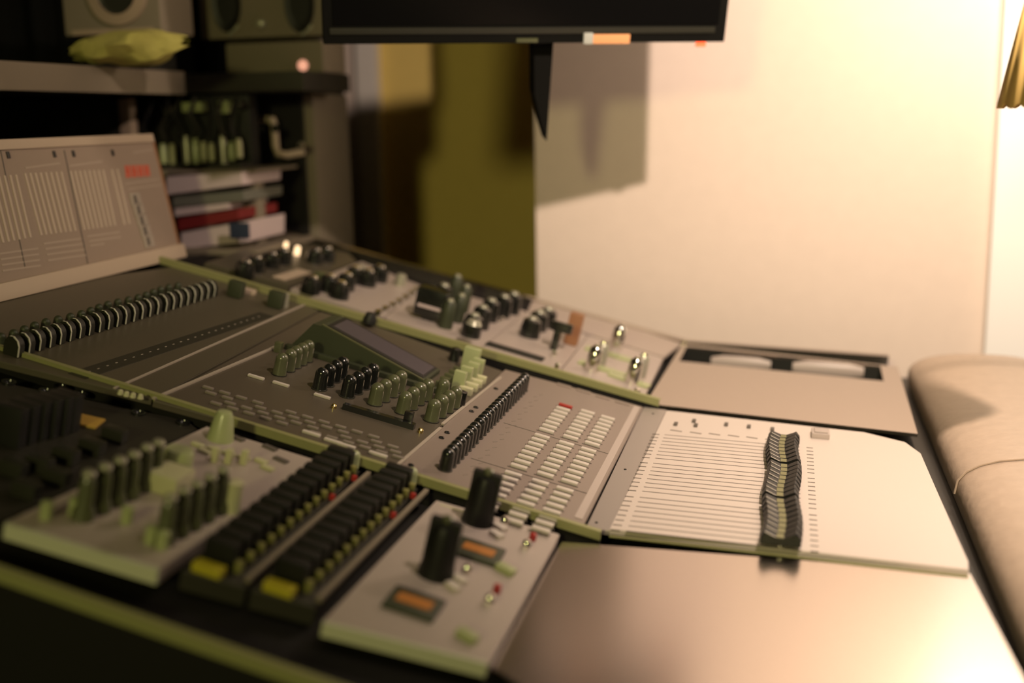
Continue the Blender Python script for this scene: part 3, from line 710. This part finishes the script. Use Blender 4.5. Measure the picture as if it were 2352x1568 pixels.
bm = NB(); box(bm, 0, TW, 0, .022, 0, TH, .003); obj('housing', bm, M['velvet'], tv)
bm = NB(); box(bm, .012, TW-.012, -.001, .001, .024, TH-.012); obj('screen', bm, M['tv'], tv, smooth=False)
def tvbox(name, x0, y0, x1, y1, d0, d1, m, bev=.001, par=None):
    a, b = tvq(x0, y1, d0), tvq(x1, y0, d0)
    bm = NB(); box(bm, a[0], b[0], -d0, d1, min(a[1], b[1]), max(a[1], b[1]), bev); return obj(name, bm, m, par or tv)
bm = NB(); a = tvq(1200, 70); box(bm, .008, TW-.016, -.002, .001, a[1]-.004, a[1]+.004, .001); obj('bezel_strip', bm, M['charcoal'], tv)
tvbox('badge', 1186, 88, 1236, 98, .002, .001, M['olive'])
s_ = tvbox('sticker', 1362, 79, 1448, 101, .003, .001, M['sticker']); s_['label'] = 'orange sticker'
tvbox('sticker_end', 1340, 76, 1364, 102, .005, .001, M['stickw'], .002, s_)
tvbox('power_led', 1600, 97, 1622, 108, -.004, .010, M['redled'])
bm = NB(); q = [tmw.inverted() @ atY(x, y, YT+.02) for x, y in ((1182, 60), (1228, 60), (1227, 290), (1212, 250), (1190, 175))]
lo = [bm.verts.new((v.x, .024, v.z)) for v in q]; hi = [bm.verts.new((v.x, .054, v.z)) for v in q]
bm.faces.new(lo); bm.faces.new(hi)
for i in range(5): bm.faces.new((lo[i], lo[(i+1) % 5], hi[(i+1) % 5], hi[i]))
obj('mount_arm', bm, M['velvet'], tv, smooth=False)

# ------------------------------------------------------------------ shelf with speakers and rack
shz = 1.277
o_ = Vector((-1.15, 1.5, shz))
sh = thing('speaker_shelf', 'long grey shelf above the meter panel, carrying the speakers', 'shelf', Matrix.Translation(o_))
bm = NB(); box(bm, -.25, .195, -.8, .43, -.034, -.004, .002); obj('board', bm, M['dark'], sh)
bm = NB(); box(bm, .195, .405, .22, .42, -.034, -.004, .002); obj('side_board', bm, M['dark'], sh)
bm = NB(); box(bm, .193, .203, -.8, .22, -.036, .0, .002); obj('front_edge', bm, M['mlip'], sh).data.materials[0] = M['taupe']
bm = NB(); box(bm, -.25, -.22, -.8, .43, -1.277, -.034); obj('support', bm, M['body'], sh, smooth=False)
def bgthing(name, label, cat, px, py, y, group=None):
    p = atY(px, py, y); return p, thing(name, label, cat, Matrix.Translation(p), group)
# black sheet added to blacken the space behind the shelf, and cabinet under the tray
p = atY(300, 60, 2.14); t = thing('black_backdrop', 'black sheet added behind the speakers', 'curtain', Matrix.Translation((p.x, 2.14, 0)))
bm = NB(); x0_ = atY(-700, 0, 2.14).x-p.x; x1_ = atY(736, 100, 2.14).x-p.x; n = 90; g = []
for i in range(n+1):
    x = x0_+(x1_-x0_)*i/n; y = .012*math.sin(i*1.3)+.006*math.sin(i*2.9); g.append([bm.verts.new((x, y+d, z)) for d, z in ((0, .02), (0, 2.6), (.004, 2.6), (.004, .02))])
for A_, B_ in zip(g, g[1:]):
    for k in range(4): bm.faces.new((A_[k], A_[(k+1) % 4], B_[(k+1) % 4], B_[k]))
bm.faces.new(g[0]); bm.faces.new(g[-1]); obj('backdrop_sheet', bm, M['velvet'], t)
bm = NB(); tube(bm, [(x0_, 0, 2.62), (x1_, 0, 2.62)], .012, 10); obj('backdrop_rod', bm, M['chrome'], t)
zc = atY(490, 585, 1.60).z
t = thing('side_cabinet', 'low dark cabinet behind the desk, under the letter tray', 'cabinet', Matrix.Translation((-1.1, 1.5, 0)))
bm = NB(); box(bm, -.35, .215, -.7, .45, .02, zc-.022, .002); obj('carcass', bm, M['body'], t)
bm = NB(); box(bm, -.36, .225, -.71, .46, zc-.022, zc-.001, .002); obj('top', bm, M['dark'], t)
# left speaker
p, t = bgthing('round_speaker', 'speaker with a beige ring around its dark cone, at top left on the shelf', 'speaker', 260, 96, 1.62)
p.z = shz; t.location.z = shz
bm = NB(); pbox(bm, 150, -180, 352, 84, 1.62, .10, .006, p); obj('cabinet', bm, M['taupe'], t)
c_ = atY(270, -20, 1.62)-p
def disc(parent, name, m, cx_, cz_, y, r, dy=.006, rin=0, bulge=0):
    bm = NB(); n = 28
    if rin:
        prof2 = [(rin, 0), (rin, dy), (r, dy*.7), (r, 0), (rin, 0)]
    else: prof2 = [(0, bulge), (r*.5, bulge*.7), (r, 0), (r, dy), (0, dy)]
    rings = []
    for rr, d in prof2:
        rings.append([bm.verts.new((cx_+max(rr, 1e-5)*math.cos(2*math.pi*k/n), y-(d if rin else 0)+(0 if rin else d-dy), cz_+max(rr, 1e-5)*math.sin(2*math.pi*k/n))) for k in range(n)])
    for A_, B_ in zip(rings, rings[1:]):
        for k in range(n): bm.faces.new((A_[k], A_[(k+1) % n], B_[(k+1) % n], B_[k]))
    bmesh.ops.remove_doubles(bm, verts=bm.verts, dist=1e-6)
    return obj(name, bm, m, parent)
disc(t, 'woofer_ring', M['cone'], c_.x, c_.z, -.0, .050, .008, .034)
disc(t, 'woofer_cone', M['charcoal'], c_.x, c_.z, -.001, .035, .003, 0, .012)
bm = NB(); pbox(bm, 165, 62, 350, 82, 1.618, .004, .001, p); obj('lower_strip', bm, M['cone'], t)
# stand foot under left speaker so that it reaches the shelf
zb = (atY(250, 84, 1.62)-p).z
bm = NB(); box(bm, (atY(190, 80, 1.62)-p).x, (atY(330, 80, 1.62)-p).x, .01, .09, 0, zb+.002); obj('foot', bm, M['black'], t, smooth=False)
# right speaker with two ovals
p, t = bgthing('twin_cone_speaker', 'grey speaker with two dark oval cones, standing left of the monitor', 'speaker', 620, 180, 1.80)
p.z = shz; t.location.z = shz
t2 = t
bm = NB(); pbox(bm, 462, -200, 742, 92, 1.80, .10, .006, p); obj('cabinet', bm, M['taupe'], t)
for cx0 in (522, 690):
    a = atY(cx0, 25, 1.80)-p; o = disc(t, 'oval_cone', M['black'], 0, 0, -.002, .034, .004, 0, .01); o.location = (a.x, 0, a.z+.012); o.scale = (.75, 1, 1.35)
bm = NB(); a = atY(602, 55, 1.8)-p; lathe(bm, [(0, 0), (.008, 0), (.006, .012), (0, .014)], 14); o = obj('tweeter', bm, M['silver'], t, (a.x, 0, a.z)); o.rotation_euler.x = math.radians(90)
bm = NB(); a = atY(580, 30, 1.8)-p; b = atY(618, 30, 1.8)-p; lathe(bm, [(0, 0), (.007, 0), (.007, .003), (0, .003)], 12, a.x, -a.z); lathe(bm, [(0, 0), (.007, 0), (.007, .003), (0, .003)], 12, b.x, -b.z); o = obj('ports', bm, M['black'], t); o.rotation_euler.x = math.radians(90)
for x in (538, 705):
    bm = NB(); a = atY(x, 70, 1.8)-p; box(bm, -.012, .012, -.004, 0, -.003, .003, .001); o = obj('chrome_trim', bm, M['silver'], t, (a.x, 0, a.z)); o.rotation_euler.y = math.radians(-40)
bm = NB(); pbox(bm, 522, 92, 740, 172, 1.795, .10, .004, p); o = obj('speaker_base', bm, M['taupe'], t)
bm = NB(); a = atY(693, 150, 1.79)-p; lathe(bm, [(0, 0), (.009, 0), (.008, .004), (0, .005)], 14); o = obj('pink_sticker', bm, M['pinkglow'], t, (a.x, -.004, a.z)); o.rotation_euler.x = math.radians(90)  # a sticker, made as a glowing button
# yellow cloth
p, t = bgthing('yellow_cloth', 'crumpled yellow cloth lying on the shelf between the two speakers', 'cloth', 300, 155, 1.50)
bpy.data.objects.remove(t)
bm = NB(); nx, ny = 22, 12; g = []
a0 = atY(176, 150, 1.5); a1 = atY(430, 150, 1.5); L_ = a1.x-a0.x
for i in range(nx+1):
    row = []
    for j in range(ny+1):
        u, v = i/nx, j/ny; t_ = v*2*math.pi
        rad = (math.sin(math.pi*min(.97, max(.05, u*.95+.03)))**.6)
        if u > .8: rad *= .85
        hh = .020+.010*u; x = u*L_ + .006*math.sin(5*v*6.28); fold = 1+.18*math.sin(3*t_+u*9)+.10*math.sin(7*t_-u*14)
        row.append(bm.verts.new((x, .045*rad*fold*math.cos(t_), max(0, hh+hh*rad*fold*math.sin(t_)))))
    g.append(row)
for i in range(nx):
    for j in range(ny): bm.faces.new((g[i][j], g[i+1][j], g[i+1][j+1], g[i][j+1]))
bmesh.ops.remove_doubles(bm, verts=bm.verts, dist=1e-5)
o = obj('yellow_cloth', bm, M['cloth'], None, (a0.x, 1.5, shz)); setp(o, 'crumpled yellow cloth lying on the shelf between the two speakers', 'cloth')
# dark screen panel below the shelf
p, t = bgthing('dark_panel_unit', 'dark glossy unit under the shelf, behind the meter panel', 'equipment', 140, 330, 1.70)
bm = NB(); pbox(bm, -140, 222, 286, 420, 1.70, .02, .003, p); obj('front', bm, M['charcoal'], t)
bm = NB(); pbox(bm, 286, 226, 296, 420, 1.695, .02, .001, p); obj('pale_edge', bm, M['cone'], t)
# connector rack
RY = 1.72
p, t = bgthing('connector_rack', 'rack bay of pale green plugs and cables under the shelf', 'rack', 450, 385, RY)
bm = NB(); pbox(bm, 300, 215, 570, 385, RY+.03, .03, .002, p); obj('backplate', bm, M['black'], t)
bm = NB(); pbox(bm, 372, 376, 552, 400, RY-.02, .05, .002, p); obj('rack_lip', bm, M['dark'], t)
pl = [(378, 330, 375, 'pale', 12), (398, 330, 378, 'cream', 9), (432, 312, 384, 'silver', 11), (452, 318, 380, 'pale', 12), (470, 325, 372, 'cream', 9), (488, 328, 370, 'cream', 9), (515, 308, 376, 'silver', 11), (533, 325, 368, 'pale', 10), (550, 318, 362, 'cream', 10)]
for x, y0_, y1_, m_, w_ in pl:
    bm = NB(); a = atY(x, y1_, RY)-p; b = atY(x, y0_, RY)-p; rr = w_*1.8/FPX/1.2
    lathe(bm, [(0, 0), (rr, 0), (rr, (b.z-a.z)*.75), (rr*.6, (b.z-a.z)), (0, b.z-a.z)], 12, a.x, a.y, 0)
    for v in bm.verts: v.co.z += a.z
    q = obj('plug', bm, M[m_], t)
for x, y, w_, h_, m_ in ((440, 246, 46, 24, 'pale'), (512, 246, 22, 30, 'pale'), (381, 250, 14, 22, 'silver'), (545, 240, 16, 16, 'dark')):
    bm = NB(); pbox(bm, x-w_/2, y-h_/2, x+w_/2, y+h_/2, RY, .02, .004, p); obj('connector', bm, M[m_], t)
for k in range(7):
    bm = NB(); a = atY(352+k*32, 222, RY)-p; b = atY(345+k*34, 318, RY)-p
    tube(bm, [a, a.lerp(b, .4)+Vector((.01*math.sin(k*2), -.012, 0)), a.lerp(b, .75)+Vector((-.01*math.cos(k), -.008, 0)), b], .0028, 8); obj('cable', bm, M['dark'] if k % 2 else M['blackgloss'], t)
# folders under it
p, t = bgthing('folder_tray', 'open letter tray holding folders, right of the meter panel', 'tray', 490, 580, 1.66)
bm = NB(); pbox(bm, 380, 575, 590, 585, 1.60, .22, .001, p); pbox(bm, 560, 390, 585, 580, 1.69, .03, .001, p); pbox(bm, 380, 390, 585, 398, 1.66, .16, 0, p); pbox(bm, 382, 390, 388, 580, 1.68, .14, 0, p); pbox(bm, 380, 390, 585, 580, 1.83, .01, 0, p)
obj('shell', bm, M['taupe'], t)
bm = NB(); pbox(bm, 528, 512, 570, 548, 1.60, .004, .001, p); obj('navy_label', bm, M['navy'], t)
def wedge_box(lab, cat, name, m_, x0, x1, yl0, yl1, yr0, yr1, y):
    bm = NB(); q = [atY(x0, yl1, y), atY(x1, yr1, y), atY(x1, yr0, y), atY(x0, yl0, y)]; o0 = q[0].copy()
    lo = [bm.verts.new(v-o0) for v in q]; hi = [bm.verts.new(v-o0+Vector((0, .14, 0))) for v in q]
    bm.faces.new(lo); bm.faces.new(hi)
    for i in range(4): bm.faces.new((lo[i], lo[(i+1) % 4], hi[(i+1) % 4], hi[i]))
    bmesh.ops.bevel(bm, geom=list(bm.edges), offset=.001, segments=1, affect='EDGES')
    o = obj(name, bm, m_, None, o0); return setp(o, lab, cat, 'folders in the letter tray')
wedge_box('pale pinkish folder, topmost in the letter tray', 'folder', 'folder', M['paper'], 382, 556, 405, 448, 395, 425, 1.64)
wedge_box('dark grey folder, second from the top in the letter tray', 'folder', 'folder', M['greyfold'], 396, 560, 452, 476, 438, 462, 1.64)
wedge_box('pale folder just above the red one in the letter tray', 'folder', 'folder', M['paper'], 400, 525, 478, 498, 466, 480, 1.64)
wedge_box('dark red folder in the letter tray', 'folder', 'folder', M['redfold'], 408, 548, 502, 530, 480, 504, 1.63)
wedge_box('thick whitish folder, lowest in the letter tray', 'folder', 'folder', M['paper'], 415, 566, 534, 572, 508, 556, 1.63)
# black flight case with handle
p, t = bgthing('equipment_case', 'black equipment case with a pale bent handle, left of the door', 'case', 650, 560, 1.86)
bm = NB(); pbox(bm, 556, 205, 690, 600, 1.86, .2, .004, p); obj('case_body', bm, M['body'], t)
bm = NB(); pts = [atY(x, y, 1.855-d)-p for x, y, d in ((570, 276, 0), (605, 274, .02), (626, 276, .03), (630, 290, .03), (633, 335, .03), (638, 352, .03), (660, 356, .02), (698, 348, .0))]
tube(bm, pts, .0065, 10); obj('handle', bm, M['mlip'], t)
bm = NB(); lathe(bm, [(0, 0), (.007, 0), (.006, .005), (0, .006)], 14); a = atY(693, 334, 1.82)-p; o = obj('rivet', bm, M['chrome'], t, (a.x, a.y, a.z)); o.rotation_euler.x = math.radians(90)
bm = NB(); pbox(bm, 690, 215, 718, 600, 1.87, .16, .004, p); obj('side_cheek', bm, M['taupe'], t)

# ------------------------------------------------------------------ pendant lampshade at the right edge
p = atY(2385, 240, 1.15)
ls = thing('wall_lampshade', 'ochre fabric lampshade with a scalloped hem, cut by the right edge', 'lamp', Matrix.Translation((p.x, 1.15, p.z)))
bm = NB(); n = 96; rg = []
for k in range(n):
    t = 2*math.pi*k/n; s = .005*abs(math.sin(t*7))
    rg.append((bm.verts.new((.035*math.cos(t), .035*math.sin(t), .002-s)), bm.verts.new((.010*math.cos(t), .010*math.sin(t), .13))))
for k in range(n): bm.faces.new((rg[k][0], rg[(k+1) % n][0], rg[(k+1) % n][1], rg[k][1]))
sd = obj('shade', bm, M['shade'], ls); so = sd.modifiers.new('solid', 'SOLIDIFY'); so.thickness = .0015
bm = NB(); tube(bm, [(0, 0, .126), (.01, 0, .15), (.05, 0, .16), (XP+.4-p.x, 0, .16)], .003, 8); lathe(bm, [(0, .128), (.0115, .128), (.0115, .132), (0, .132)], 20); obj('wall_arm', bm, M['black'], ls)
cl = thing('corner_fill_bulb', 'unseen bulb added to brighten the wall at the right', 'lamp', Matrix.Translation(BULB))  # made-up fitting round the added wall light
bm = NB(); tube(bm, [(0, 0, .07), (0, 0, .5), (0, 0, 2.75-BULB.z)], .003, 8); obj('cord', bm, M['black'], cl)
bm = NB(); lathe(bm, [(0, .045), (.014, .045), (.014, .075), (0, .08)], 16); obj('socket', bm, M['black'], cl)
# ceiling spot fixture that carries the key light
sf = thing('spot_fixture', 'small black ceiling spot above the desk, out of the picture', 'lamp', Matrix.Translation(LAMP))
bm = NB(); tube(bm, [(0, 0, .10), (0, 0, 2.75-LAMP.z)], .006, 8); obj('rod', bm, M['black'], sf)
bm = NB(); lathe(bm, [(.05, .03), (.04, .09), (0, .10)], 20); obj('hood', bm, M['black'], sf)
